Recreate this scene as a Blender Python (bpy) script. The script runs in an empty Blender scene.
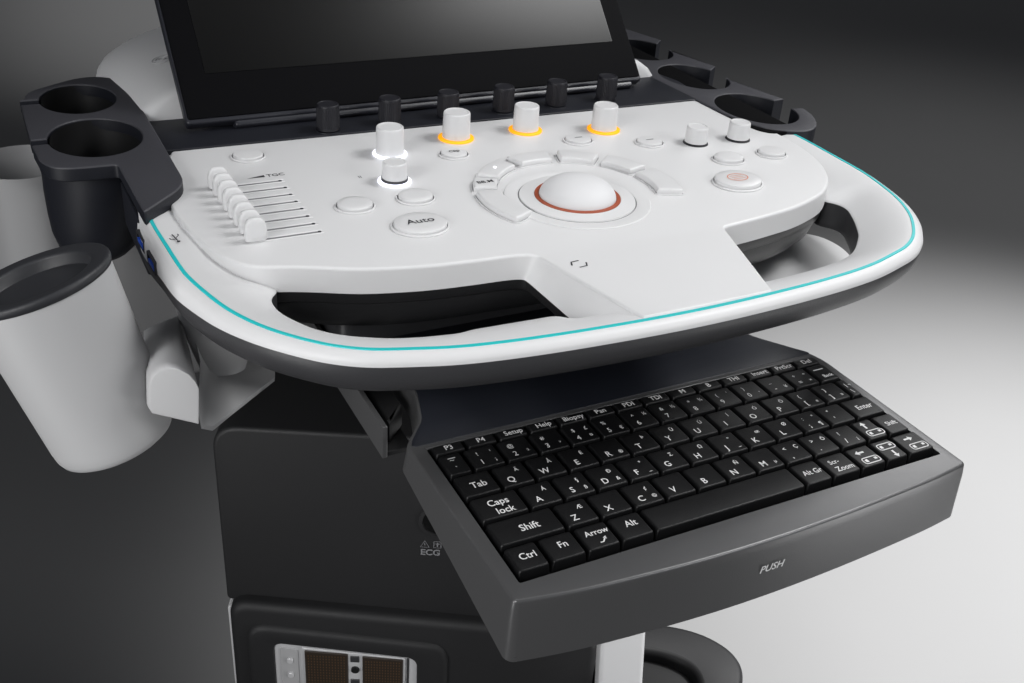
import bpy, bmesh, math, random
from mathutils import Vector, Matrix
random.seed(3)
C = bpy.context.scene.collection
PI = math.pi

# ------------------------------------------------------------------ materials
def mat(name, col, rough=.45, metal=0., bump=0., bscale=900., spec=.5, coat=0., var=0., emit=None, estr=0.):
    m = bpy.data.materials.new(name); m.use_nodes = True
    nt = m.node_tree; b = nt.nodes['Principled BSDF']
    b.inputs['Base Color'].default_value = (*col, 1)
    b.inputs['Roughness'].default_value = rough
    b.inputs['Metallic'].default_value = metal
    b.inputs['Specular IOR Level'].default_value = spec
    b.inputs['Coat Weight'].default_value = coat
    if emit:
        b.inputs['Emission Color'].default_value = (*emit, 1); b.inputs['Emission Strength'].default_value = estr
    tc = nt.nodes.new('ShaderNodeTexCoord')
    if var:
        n = nt.nodes.new('ShaderNodeTexNoise'); n.inputs['Scale'].default_value = 14; n.inputs['Detail'].default_value = 6
        r = nt.nodes.new('ShaderNodeMapRange'); r.inputs['To Min'].default_value = rough - var; r.inputs['To Max'].default_value = rough + var
        nt.links.new(tc.outputs['Object'], n.inputs['Vector']); nt.links.new(n.outputs['Fac'], r.inputs['Value'])
        nt.links.new(r.outputs['Result'], b.inputs['Roughness'])
    if bump:
        n = nt.nodes.new('ShaderNodeTexNoise'); n.inputs['Scale'].default_value = bscale; n.inputs['Detail'].default_value = 2
        bp = nt.nodes.new('ShaderNodeBump'); bp.inputs['Strength'].default_value = bump; bp.inputs['Distance'].default_value = .0004
        nt.links.new(tc.outputs['Object'], n.inputs['Vector']); nt.links.new(n.outputs['Fac'], bp.inputs['Height'])
        nt.links.new(bp.outputs['Normal'], b.inputs['Normal'])
    return m

M = dict(
 white = mat('white_plastic', (.72,.72,.725), .42, bump=.12, bscale=1600, var=.05),
 ball = mat('trackball_resin', (.70,.70,.71), .55, spec=.3),
 cuprim = mat('cup_rim_rubber', (.026,.027,.031), .5, bump=.15, bscale=1200, var=.05),
 ringink = mat('pale_ring_ink', (.52,.52,.53), .6),
 white2 = mat('white_button_plastic', (.70,.70,.705), .38, var=.04),
 cup = mat('pale_grey_cup_plastic', (.45,.45,.455), .5, bump=.10, bscale=900, var=.06),
 dark = mat('charcoal_plastic', (.040,.040,.043), .42, bump=.25, bscale=1400, var=.06),
 rack = mat('slate_plastic', (.048,.048,.056), .5, bump=.2, bscale=1400, var=.06),
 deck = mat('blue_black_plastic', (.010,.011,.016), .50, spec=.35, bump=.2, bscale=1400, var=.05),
 knobd = mat('dark_knob_rubber', (.012,.012,.016), .5, spec=.35, var=.05),
 tray = mat('graphite_metallic_paint', (.098,.098,.100), .30, metal=.40, bump=.12, bscale=2200, var=.05),
 tray_deck = mat('tray_rear_plastic', (.010,.0115,.017), .42, bump=.15, bscale=1400, var=.05),
 key = mat('black_key_plastic', (.0050,.0050,.0055), .40, bump=.3, bscale=1800, spec=.32, var=.06),
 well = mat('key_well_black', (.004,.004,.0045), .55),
 ink = mat('white_legend_ink', (.72,.72,.72), .6),
 inkd = mat('dark_print_ink', (.03,.03,.035), .6),
 inkg = mat('grey_print_ink', (.22,.22,.23), .6),
 inko = mat('orange_print_ink', (.70,.22,.10), .6),
 belly = mat('underside_plastic', (.018,.018,.019), .34, bump=.15, bscale=1200, var=.04),
 shade_black = mat('painted_shade_black', (.003,.003,.0035), .8, spec=.05),  # near-black that paints the dark depth of the right rack openings
 side_grey = mat('side_housing_grey', (.13,.13,.132), .5, bump=.15, bscale=1200, var=.05),
 body = mat('cabinet_charcoal', (.017,.017,.018), .55, bump=.25, bscale=1200, var=.06),
 bezel = mat('monitor_bezel_black', (.0022,.0022,.0030), .6, spec=.06),
 edge = mat('monitor_edge_plastic', (.022,.023,.030), .32),
 glass = mat('screen_glass', (.001,.001,.001), .29, spec=.30),
 teal = mat('teal_accent', (.02,.55,.56), .4),
 rust = mat('rust_orange_ring', (.36,.075,.030), .5),
 silver = mat('brushed_metal', (.72,.72,.73), .42, metal=.25, bump=.4, bscale=300, var=.08),
 pin = mat('connector_pin_block', (.030,.020,.013), .5),
 pinline = mat('connector_pin_contact', (.16,.10,.055), .4, metal=.6),
 blue = mat('blue_port_tongue', (.02,.09,.55), .4),
 amber = mat('amber_lit_ring', (.8,.36,.01), .5, emit=(1,.38,.0), estr=.85),
 glow = mat('white_lit_ring', (.9,.9,1), .5, emit=(.86,.88,1), estr=1.5),
 led = mat('white_led', (.9,.9,1), .5, emit=(.95,.95,1), estr=1.3),
)
def backdrop_mat():
    m = mat('studio_paper', (.17,.17,.17), .95, spec=.1)
    nt = m.node_tree; b = nt.nodes['Principled BSDF']
    tc = nt.nodes.new('ShaderNodeTexCoord'); n = nt.nodes.new('ShaderNodeTexNoise'); n.inputs['Scale'].default_value = 3; n.inputs['Detail'].default_value = 8
    r = nt.nodes.new('ShaderNodeMixRGB'); r.inputs[1].default_value = (.165,.165,.165,1); r.inputs[2].default_value = (.175,.175,.175,1)
    nt.links.new(tc.outputs['Object'], n.inputs['Vector']); nt.links.new(n.outputs['Fac'], r.inputs[0]); nt.links.new(r.outputs[0], b.inputs['Base Color'])
    return m
M['paper'] = backdrop_mat()

# ------------------------------------------------------------------ helpers
class MB:
    def __init__(s): s.v = []; s.f = []; s.m = []; s.mats = []
    def mi(s, m):
        if m not in s.mats: s.mats.append(m)
        return s.mats.index(m)
    def add(s, vs, fs, m, T=None):
        o = len(s.v); k = s.mi(m)
        for p in vs:
            p = Vector(p)
            s.v.append(T @ p if T else p)
        for f in fs: s.f.append([i+o for i in f]); s.m.append(k)
    def loft(s, rings, m, closed=True, cap0=False, cap1=False, T=None):
        n = len(rings[0]); vs = [p for r in rings for p in r]; fs = []
        for i in range(len(rings)-1):
            for j in range(n if closed else n-1):
                a = i*n+j; b = i*n+(j+1) % n
                fs.append([a, b, b+n, a+n])
        if cap0: fs.append(list(range(n))[::-1])
        if cap1: fs.append([(len(rings)-1)*n+j for j in range(n)])
        s.add(vs, fs, m, T)
    def lathe(s, prof, m, n=48, T=None, sx=1, sy=1, cap0=True, cap1=True):
        rings = [[(r*math.cos(2*PI*j/n)*sx, r*math.sin(2*PI*j/n)*sy, z) for j in range(n)] for r, z in prof]
        s.loft(rings, m, True, cap0, cap1, T)
    def build(s, name, parent=None, smooth=38, loc=None, rot=None):
        me = bpy.data.meshes.new(name); me.from_pydata([tuple(p) for p in s.v], [], s.f)
        for x in s.mats: me.materials.append(M[x])
        me.polygons.foreach_set('material_index', s.m); me.update()
        bm = bmesh.new(); bm.from_mesh(me)
        bmesh.ops.remove_doubles(bm, verts=bm.verts, dist=2e-6)
        bmesh.ops.recalc_face_normals(bm, faces=bm.faces); bm.to_mesh(me); bm.free()
        me.polygons.foreach_set('use_smooth', [True]*len(me.polygons))
        me.set_sharp_from_angle(angle=math.radians(smooth))
        o = bpy.data.objects.new(name, me); C.objects.link(o)
        if parent: o.parent = parent
        if loc: o.location = loc
        if rot: o.rotation_euler = rot
        return o
def tag(o, label=None, cat=None, group=None, kind=None):
    for k, v in (('label', label), ('category', cat), ('group', group), ('kind', kind)):
        if v: o[k] = v
    return o
def empty(name, loc=(0,0,0)):
    o = bpy.data.objects.new(name, None); C.objects.link(o); o.location = loc; return o

def fillet(pts, r=.004, k=6):
    """closed polygon with every corner rounded; pts may be (x,y) or (x,y,r)"""
    out = []; n = len(pts)
    for i in range(n):
        p = Vector(pts[i][:2]); a = Vector(pts[i-1][:2]); b = Vector(pts[(i+1) % n][:2])
        rr = pts[i][2] if len(pts[i]) > 2 else r
        da = min(rr, (a-p).length*.49); db = min(rr, (b-p).length*.49)
        p0 = p+(a-p).normalized()*da; p1 = p+(b-p).normalized()*db
        for j in range(k+1):
            t = j/k; out.append(tuple((1-t)**2*p0+2*t*(1-t)*p+t*t*p1))
    return out
def area(o): return sum(o[i-1][0]*o[i][1]-o[i][0]*o[i-1][1] for i in range(len(o)))/2
def ccw(o): return o if area(o) > 0 else o[::-1]
def offset(o, d):
    """offset a ccw outline, positive d = outward"""
    n = len(o); res = []
    for i in range(n):
        j = i-1
        while (Vector(o[j])-Vector(o[i])).length < 1e-7: j -= 1
        k = (i+1) % n
        while (Vector(o[k])-Vector(o[i])).length < 1e-7: k = (k+1) % n
        e0 = (Vector(o[i])-Vector(o[j])).normalized(); e1 = (Vector(o[k])-Vector(o[i])).normalized()
        n0 = Vector((e0.y, -e0.x)); n1 = Vector((e1.y, -e1.x)); m = (n0+n1)
        if m.length < 1e-6: m = n0
        m.normalize(); c = max(.5, m.dot(n0))
        res.append(tuple(Vector(o[i])+m*d/c))
    return res
def ring(o, z): return [(x, y, z) for x, y in o]
def tri_fill(outer, holes, z):
    """flat sheet between an outer outline and holes -> verts, tris"""
    bm = bmesh.new(); es = []
    for o in [outer]+holes:
        vs = [bm.verts.new((x, y, z)) for x, y in o]
        es += [bm.edges.new((vs[i-1], vs[i])) for i in range(len(vs))]
    bmesh.ops.triangle_fill(bm, edges=es, use_beauty=True)
    bm.verts.index_update(); vs = [tuple(v.co) for v in bm.verts]; fs = [[v.index for v in f.verts] for f in bm.faces]
    bm.free(); return vs, fs
def slab(mb, o, z0, z1, m, bev=.0012, holes=(), hm=None, T=None, bot=True, steps=4, wm=None):
    """prism of outline o from z0 up to z1 with a rounded top (and bottom) edge"""
    o = ccw(o); hs = [ccw(h) for h in holes]; hm = hm or m
    R = [ring(offset(o, -bev*.6) if bot else o, z0)]
    if bot: R.append(ring(o, z0+bev*.6))
    for k in range(steps+1):
        a = k/steps*PI/2; R.append(ring(offset(o, -bev*(1-math.cos(a))), z1-bev+bev*math.sin(a)))
    kk = len(R)-steps
    if wm: mb.loft(R[:kk], wm, True, T=T); mb.loft(R[kk-1:], m, True, T=T)
    else: mb.loft(R, m, True, T=T)
    H = []
    for h in hs:
        R = []
        for k in range(steps+1):
            a = k/steps*PI/2; R.append(ring(offset(h, bev*(1-math.sin(a))), z1-bev+bev*math.sin(PI/2-(PI/2-a))))
        # ring order: wall -> top
        R = [ring(h, z0)]+[ring(offset(h, bev*(1-math.cos(k/steps*PI/2))), z1-bev+bev*math.sin(k/steps*PI/2)) for k in range(steps+1)]
        mb.loft(R, hm, True, T=T); H.append([p[:2] for p in R[-1]])
    vs, fs = tri_fill(offset(o, -bev), H, z1); mb.add(vs, fs, m, T)
    vs, fs = tri_fill(offset(o, -bev*.6) if bot else o, hs, z0); mb.add(vs, fs, m, T)

_cache = {}
def glyphs(s, bold=0.):
    k = (s, bold)
    if k in _cache: return _cache[k]
    cu = bpy.data.curves.new('legend', 'FONT'); cu.body = s; cu.size = 1; cu.align_x = 'CENTER'; cu.align_y = 'CENTER'; cu.offset = bold; cu.resolution_u = 3
    ob = bpy.data.objects.new('legend', cu); C.objects.link(ob)
    dg = bpy.context.evaluated_depsgraph_get(); me = ob.evaluated_get(dg).to_mesh()
    r = ([tuple(v.co) for v in me.vertices], [list(p.vertices) for p in me.polygons])
    bpy.data.objects.remove(ob); bpy.data.curves.remove(cu)
    _cache[k] = r; return r
def text(mb, s, size, m, T, bold=.012, sx=1.):
    v, f = glyphs(s, bold)
    mb.add([(x*size*sx, y*size, z) for x, y, z in v], f, m, T)
def stroke(mb, pts, w, m, T, z=0., closed=False):
    """flat polyline of width w"""
    n = len(pts); L = []; Rr = []
    for i in range(n):
        a = Vector(pts[(i-1) % n] if closed or i > 0 else pts[i]); b = Vector(pts[(i+1) % n] if closed or i < n-1 else pts[i])
        d = (b-a).normalized(); nn = Vector((-d.y, d.x))*w/2; p = Vector(pts[i])
        L.append((*(p+nn), z)); Rr.append((*(p-nn), z))
    fs = [[i, (i+1) % n, n+(i+1) % n, n+i] for i in range(n if closed else n-1)]
    mb.add(L+Rr, fs, m, T)
def Tr(x, y, z, rz=0): return Matrix.Translation((x, y, z)) @ Matrix.Rotation(rz, 4, 'Z')
def ray_hit(o, c, th):
    d = Vector((math.cos(th), math.sin(th))); best = 0
    for i in range(len(o)):
        a = Vector(o[i-1])-c; b = Vector(o[i])-c; e = b-a; den = d.x*e.y-d.y*e.x
        if abs(den) < 1e-12: continue
        t = (a.x*e.y-a.y*e.x)/den; u = (a.x*d.y-a.y*d.x)/den
        if -1e-6 <= u <= 1+1e-6 and t > best: best = t
    return (c.x+d.x*best, c.y+d.y*best)

# ------------------------------------------------------------------ the machine
cart = empty('ultrasound_cart', (0, .3, -.85))
tag(cart, 'white and charcoal medical ultrasound console with knobs, trackball, tilted monitor and slide-out keyboard', 'ultrasound machine')
P = Matrix.Translation((0, -.3, .85))        # child meshes are written in world coordinates
def part(mb, name, parent=None, label=None, **k):
    o = mb.build(name, parent or cart, **k)
    if (parent or cart) is cart: o.location = Vector(o.location)+Vector((0, -.3, .85))
    if label: o['label'] = label
    return o

# --- outlines in the control-panel plane
half = [(0,-.0138),(.03,-.0132),(.07,-.0110),(.100,-.0080),(.123,-.0042),(.142,.0016),(.158,.0068),(.171,.0150),(.181,.0245),(.192,.0375),(.200,.0508),(.2062,.0650),(.2105,.0805),(.2142,.0960),(.2160,.1080),(.2176,.138),(.2190,.165),(.2186,.182),(.2150,.205),(.206,.232),(.196,.262)]
stripe = [(x, y) for x, y in half] + [(0, .266)] + [(-x, y) for x, y in half[:0:-1]]
stripe = ccw(fillet(stripe, .02, 5))
inner_pts = [(-.186,.262),(-.197,.232),(-.202,.1865),(-.199,.150),(-.190,.122),(-.180,.104),(-.1735,.0965),(-.1745,.0920),(-.1775,.0893),(-.1796,.0846),(-.1797,.0761),(-.1781,.0693),(-.1751,.0625),(-.1701,.0535),(-.1659,.0478),(-.1588,.0404),(-.1513,.0354),(-.1349,.0283),(-.1203,.0248),(-.1032,.0230),(-.0979,.0248),(-.0551,.0231),(-.049,.0167),
 (.067,.0166),(.090,.0180),(.1102,.0202),(.1301,.0238),(.1410,.0285),(.1498,.0348),(.1636,.0473),(.1748,.0631),(.1835,.0780),(.1848,.0840),(.1835,.0895),(.1790,.0945),(.1775,.0985),(.190,.122),(.198,.16),(.197,.21),(.188,.258)]
inner = ccw(fillet(inner_pts, .005, 4))
cen = Vector((0, .12)); N = 720
TH = [2*PI*i/N for i in range(N)]
O_ = [ray_hit(stripe, cen, t) for t in TH]; I_ = [ray_hit(inner, cen, t) for t in TH]
def off(o, d): return offset(o, d)
def zb(y): # bottom of the white band
    t = min(1, max(0, (y-.02)/.12)); t2 = min(1, max(0, (y-.12)/.05)); return .0662-.0075*t*t*(3-2*t)-.0055*t2*t2*(3-2*t2)
def zi(y):
    t = min(1, max(0, (y-.098)/.05)); return .0606+.0080*t*t*(3-2*t)
mb = MB(); R = []
R.append([(x, y, zi(y)-.0010) for x, y in I_]); R.append([(x, y, zi(y)-.0003) for x, y in off(I_, .0002)])
J = off(I_, .0010); R.append([(x, y, zi(y)+.0003) for x, y in J])
for u in (.12,.25,.4,.55,.7,.82,.92,1):
    k_ = 1-(1-u)**1.7; R.append([(a[0]*(1-u)+b[0]*u, a[1]*(1-u)+b[1]*u, (zi(a[1])+.0003)*(1-k_)+.0718*k_) for a, b in zip(J, off(O_, -.0009))])
for d, f in ((.0012,0),(.0030,.07),(.0046,.22),(.0058,.45),(.0063,.72),(.0062,1)):
    R.append([(x, y, .0717*(1-f)+zb(y)*f) for x, y in off(O_, d)])
R.append([(x, y, zb(y)-.0006) for x, y in off(O_, .0050)])
mb.loft(R, 'white')
rim = part(mb, 'panel_rim', smooth=50)

# teal line let into the rim, only along front and sides
mb = MB(); idx = [i for i in range(N) if O_[i][1] < .1870]
k0 = next(i for i in idx if (i-1) % N not in idx); run = []
i = k0
while i % N in idx and len(run) < N: run.append(i % N); i += 1
def strip(d, z): o = off(O_, d); return [(o[i][0], o[i][1], z) for i in run]
mb.loft([strip(-.0009, .0716), strip(-.0008, .07215), strip(.0008, .07212), strip(.0011, .0715)], 'teal', closed=False)
part(mb, 'accent_stripe', label='thin teal line running round the edge of the white panel')

# charcoal lower shell of the rim (a hand grip all round)
mb = MB()
R = [[(x, y, zb(y)-.0004) for x, y in off(O_, .0056)]]
for d, dz in ((.0060,-.0030),(.0050,-.0080),(.0020,-.0135),(-.0030,-.0180),(-.0090,-.0210),(-.0150,-.0220)):
    R.append([(x, y, zb(y)+dz) for x, y in off(O_, d)])
S_ = off(O_, -.015)
for u, dz in ((.5,-.0232),(.85,-.0238),(1,-.0225)):
    R.append([(a[0]*(1-u)+b[0]*u, a[1]*(1-u)+b[1]*u, .0655+dz) for a, b in zip(S_, off(I_, .0002))])
R.append([(x, y, .0460) for x, y in off(I_, .0001)]); R.append([(x, y, zi(y)-.0010) for x, y in off(I_, .0001)])
mb.loft(R, 'dark'); part(mb, 'rim_grip', smooth=60, label='charcoal underside of the rounded grip rail')

# raised island that carries the controls, bridging forward to the rim
top = [(-.189,.2643,.004),(-.200,.237,.01),(-.2069,.1865,.02),(-.2041,.1453,.015),(-.1965,.1166,.010),(-.1859,.0985,.010),(-.1625,.0908,.010),(-.1357,.0780,.012),(-.1044,.0706,.014),(-.0755,.0682,.010),(-.0580,.0675,.008),(-.0475,.0650,.009),(-.0443,.0600,.008),(-.0285,-.0120,.001),(.0,-.0126,.01),(.0490,-.0114,.001),
       (.0712,.0590,.004),(.0735,.0612,.003),(.1000,.0645,.01),(.1344,.0705,.014),(.1650,.0830,.012),(.1840,.1000,.012),(.1985,.1250,.014),(.2065,.1600,.018),(.2055,.2050,.02),(.1936,.2588,.004)]
low = [list(p) for p in top]
for i, dx, dy in ((9,0,0),(10,-.001,0),(11,-.0035,.0005),(12,-.0060,.001),(13,-.0190,.004)):
    low[i][0] += dx; low[i][1] += dy
T_ = fillet(top, k=6); L_ = fillet(low, k=6)
if area(T_) < 0: T_ = T_[::-1]; L_ = L_[::-1]
mb = MB(); R = [ring(offset(L_, .0003), .0590)]
mid = lambda u, d, z: [(a[0]*(1-u)+b[0]*u, a[1]*(1-u)+b[1]*u, z) for a, b in zip(offset(L_, d), offset(T_, d))]
R += [mid(.5, .0002, .0655), mid(.9, 0, .0706)]
for a in (0, 20, 40, 60, 75, 90):
    a = math.radians(a); R.append(ring(offset(T_, -.0016*(1-math.cos(a))), .0714+.0016*math.sin(a)))
mb.loft(R, 'white'); vs, fs = tri_fill(offset(T_, -.0016), [], .0730); mb.add(vs, fs, 'white')
island = part(mb, 'control_panel', smooth=45, label='white raised control panel with a bridge running forward to the rim')

# charcoal belly under the island (seen through the two grip holes)
mb = MB(); q = offset(L_, -.0009); mb.loft([ring(q, .0595), ring(q, .0530), ring(offset(L_, -.0020), .0520)], 'belly', cap0=True, cap1=True)
blo = ccw(fillet([(-.183,.262),(-.196,.232),(-.199,.180),(-.193,.140),(-.183,.108),(-.162,.0925),(-.135,.0795),(-.104,.0725),(-.055,.0700),(.068,.0650),(.100,.0665),(.134,.0725),(.164,.085),(.182,.103),(.194,.130),(.198,.165),(.197,.21),(.188,.258)], .02, 5))
mb.loft([ring(blo, .0535), ring(offset(blo, -.0005), .048), ring(offset(blo, -.003), .041), ring(offset(blo, -.008), .035), ring(offset(blo, -.016), .0305), ring(offset(blo, -.028), .028)], 'belly', cap0=True, cap1=True)
part(mb, 'panel_underside', smooth=60, label='dark rounded underside of the control panel')

# --- prints on the panel
PZ = .07312
mb = MB()
e = Tr(-.0298, .0470, PZ, math.radians(-2))
for sgn in (1, -1):
    stroke(mb, [(sgn*x, sgn*y) for x, y in ((-.0044,-.0006),(-.0030,.0030),(.0016,.0036))], .0009, 'inkd', e)
part(mb, 'panel_emblem', label='small dark bracket emblem printed on the bridge')
mb = MB(); e = Tr(-.1450, .2085, PZ)
mb.add([(-.0135,-.0012,0),(-.0030,-.0016,0),(-.0030,.0014,0)], [[0,1,2]], 'inkd', e); text(mb, 'TGC', .0052, 'inkd', Tr(-.1415,.2082,PZ))
part(mb, 'panel_print', label='tiny dark TGC print beside the sliders')
mb = MB(); text(mb, 'II', .0046, 'inkg', Tr(-.0962,.1905,PZ)); part(mb, 'knob_print')
# usb symbol on the left rim
mb = MB(); e = Matrix.Translation((-.2118,.1440,.0722)) @ Matrix.Rotation(math.radians(-9), 4, 'Y') @ Matrix.Rotation(math.radians(98), 4, 'Z') @ Matrix.Scale(.8, 4)
stroke(mb, [(-.006,0),(.006,0)], .0008, 'inkd', e); stroke(mb, [(-.003,0),(0,.003),(.002,.003)], .0007, 'inkd', e); stroke(mb, [(-.001,0),(.002,-.003),(.004,-.003)], .0007, 'inkd', e)
mb.lathe([(.0012,0),(.0012,.0001)], 'inkd', 10, e @ Matrix.Translation((-.0065,0,0)))
part(mb, 'port_symbol', label='dark three-pronged port symbol on the white rim')

# --- buttons
def button(x, y, rx, ry, h=.0022, txt=None, ts=.004, tm='inkd', rz=0, tb=.012, led=False, label=None):
    e = Tr(x, y, .0731, rz)
    w = MB(); w.lathe([(1,0),(1,.0007),(.975,.0010),(.93,.0010),(.92,.0002)], 'white', 48, e, (rx+.0016), (ry+.0016), False, False)
    w.lathe([(1.0,.00025),(.5,.00025)], 'inkg', 48, e, rx+.0009, ry+.0009, False, False)
    bz = part(w, 'button_bezel')
    b = MB(); b.lathe([(1,.0003),(1,h-.0008),(.985,h-.0003),(.95,h),(.6,h+.0003),(.2,h+.0004)], 'white2', 48, e, rx, ry)
    if txt: text(b, txt, ts, tm, e @ Matrix.Translation((0,0,h+.0006)), tb)
    o = part(b, 'button', label=label)
    bz.parent = o; bz.location = (0,0,0)
    return o
GB = 'buttons on the control panel'
button(-.1490,.2407,.0088,.0088, label='round white button above the sliders')
button(-.1134,.1505,.0098,.0092, .0026, label='blank round white button right of the sliders')
button(-.0772,.1510,.0098,.0092, .0026, label='blank round white button behind the Auto button')
button(-.0890,.1155,.0146,.0132, .0026, 'Auto', .0078, 'inkd', 0, .004, label='large white button reading Auto')
button(-.0284,.2073,.0082,.0080, .0020, 'Clip', .0044, 'inkd', label='round white button with tiny print left of the arc keys')
button(.0608,.2066,.0086,.0082, .0020, label='round white button behind the arc keys')
button(.1054,.1890,.0086,.0082, .0020, label='round white button between amber knob and plain knob')
button(.1390,.1468,.0098,.0088, .0028, label='oval white button before the two plain knobs')
button(.1745,.1472,.0090,.0084, .0026, label='oval white button nearest the right rim')
fz = button(.1200,.1120,.0150,.0132, .0034, label='large oval white button with an orange mark')
mb = MB(); e = Tr(.1195,.1122,.0731+.0040)
stroke(mb, [(.0068*math.cos(t*PI/12), .0052*math.sin(t*PI/12)) for t in range(24)], .0006, 'inko', e, 0, True)
for k in (-.0022, 0, .0022): stroke(mb, [(-.0045,k),(.0045,k)], .0004, 'inko', e)
mk = part(mb, 'button_mark'); mk.parent = fz; mk.location = (0,0,0)
for (bx_, by_) in ((.0608,.2066),(.1054,.1890)):
    mb = MB(); stroke(mb, [(-.0028,0),(.0028,0)], .0009, 'inkg', Tr(bx_, by_, .0731+.0026)); o = part(mb, 'button_print')

# --- arc keys round the trackball
TX, TY = .0155, .1300
def arc_key(a0, a1, r0=.0466, r1=.0604, txt=None, led=False, label=None, h=.0036, flare=0):
    a0 += .8; a1 -= .8; o = []; n = 14
    for i in range(n+1):
        a = math.radians(a0+(a1-a0)*i/n); o.append((TX+(r1+flare*i/n)*math.cos(a), TY+(r1+flare*i/n)*math.sin(a)))
    for i in range(n+1):
        a = math.radians(a1+(a0-a1)*i/n); o.append((TX+r0*math.cos(a), TY+r0*math.sin(a)))
    o = fillet(o, .0040, 5)
    b = MB(); slab(b, o, .0726, .0730+h, 'white2', .0013)
    am = math.radians((a0+a1)/2); rm = (r0+r1)/2; px, py = TX+rm*math.cos(am), TY+rm*math.sin(am)
    if txt: text(b, txt, .0050, 'inkd', Tr(px, py, .0730+h+.00015), .012)
    k = part(b, 'arc_key', label=label)
    g = MB(); g.loft([ring(offset(ccw(o), .0013), .0731), ring(offset(ccw(o), .0012), .0736), ring(offset(ccw(o), .0005), .0736), ring(offset(ccw(o), .0003), .0731)], 'white')
    vs, fs = tri_fill(offset(ccw(o), .0005), [], .07318); g.add(vs, fs, 'inkg')
    gg = part(g, 'key_bezel'); gg.parent = k; gg.location = (0,0,0)
    if led:
        l = MB(); l.lathe([(.0011,0),(.0010,.0003)], 'led', 16, Tr(px, py, .0730+h+.0001)); q = part(l, 'indicator_light'); q.parent = k; q.location = (0,0,0)
arc_key(165, 209, .0455, .0600, label='long curved white key at the left of the trackball')
arc_key(145, 163, txt='BB.M', label='square white arc key with tiny dark print')
arc_key(112, 143, led=True, label='white arc key with a small lit dot')
arc_key(78, 107, label='curved white key behind the trackball, left of centre')
arc_key(46, 73, .0475, .0615, label='curved white key behind the trackball, right of centre')
arc_key(16, 43, .0485, .0630, label='curved white key at the far right of the trackball')
arc_key(-22, 13.5, .0490, .0645, label='long curved white key at the right of the trackball')

# --- trackball
tb = MB(); e = Tr(TX-.0036, TY-.0080, .0730)
tb.lathe([(.0430,.0001),(.0425,.0007),(.0370,.0009),(.0352,.0004),(.0347,.0003)], 'white', 96, e, 1, 1, False, False)
tb.lathe([(.0346,.0002),(.0340,.0002)], 'inkg', 96, e, 1, 1, False, False)
tb.lathe([(.0340,.0001),(.0338,.0010),(.0255,.0018),(.0252,.0016)], 'white', 96, e, 1, 1, False, False)
tbz = part(tb, 'trackball_bezel')
mb = MB(); mb.lathe([(.0252,.0012),(.0250,.0021),(.0228,.0023),(.0225,.0005)], 'rust', 96, e, 1, 1, False, False)
o = part(mb, 'trackball_ring', label='rust orange ring round the white trackball')
mb = MB(); prof = []
for k in range(18):
    a = math.radians(5*k+2); prof.append((.0226*math.cos(a), .0010+.0128*math.sin(a)))
mb.lathe(prof, 'ball', 96, e); part(mb, 'trackball')

# --- knobs
def knob(x, y, r, h, m, ringm=None, rr=0, label=None, z=.0731, band=False, sock=True):
    e = Tr(x, y, z); b = MB()
    p = [(r*1.02, .0012),(r, .0030),(r*.965, h-.0012),(r*.945, h-.0004),(r*.89, h),(r*.80, h+.0000),(r*.77, h-.0003),(r*.3, h-.0003)]
    b.lathe(p, m, 56, e)
    if m == 'knobd':
        for k in range(40):
            a = 2*PI*k/40; c, s = math.cos(a), math.sin(a)
            b.add([(r*.99*c, r*.99*s, .003),(r*1.035*math.cos(a+.05), r*1.035*math.sin(a+.05), .003),(r*.99*math.cos(a+.1), r*.99*math.sin(a+.1), .003),
                   (r*.955*c, r*.955*s, h-.002),(r*.995*math.cos(a+.05), r*.995*math.sin(a+.05), h-.002),(r*.955*math.cos(a+.1), r*.955*math.sin(a+.1), h-.002)], [[0,1,4,3],[1,2,5,4],[3,4,5]], m, e)
    o = part(b, 'knob', label=label)
    g = MB()
    if ringm: g.lathe([(rr, 0),(rr, .0008),(r*.85, .0009)], ringm, 48, e); nm = 'lit_ring'
    else: g.lathe([(r*1.15, 0),(r*1.12, .0005),(r*.85, .0006)], 'inkd' if m != 'knobd' else 'deck', 48, e); nm = 'knob_base'
    q = part(g, nm); q.parent = o; q.location = (0,0,0)
    return o
knob(-.0660,.2205,.0088,.0178,'white2','glow',.0106, label='tall white knob with a white lit ring')
knob(-.0794,.1780,.0074,.0125,'white2','glow',.0098, label='short white knob with a white lit ring')
mb = MB(); mb.lathe([(.0079,.0012),(.0079,.0026),(.0070,.0027)], 'inkd', 40, Tr(-.0794,.1780,.0731)); part(mb, 'knob_band')
knob(-.0148,.2345,.0090,.0178,'white2','amber',.0116, label='white knob with amber lit ring, left of the three')
knob(.0362,.2350,.0086,.0175,'white2','amber',.0112, label='white knob with amber lit ring, middle of the three')
knob(.0890,.2210,.0086,.0175,'white2','amber',.0112, label='white knob with amber lit ring, right of the three')
knob(.1364,.1800,.0074,.0118,'white2', label='plain white knob without a lit ring, nearer the lit knobs')
knob(.1700,.1780,.0074,.0122,'white2', label='plain white knob without a lit ring, nearer the right rim')
for i in range(6):
    knob(-.0895+.0425*i, .2690+.0012*i, .0073, .0176, 'knobd', z=.0742, label=['dark knob nearest the left cup rack','second dark knob from the left','third dark knob from the left','fourth dark knob from the left','fifth dark knob from the left','dark knob nearest the right cup rack'][i])

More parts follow.
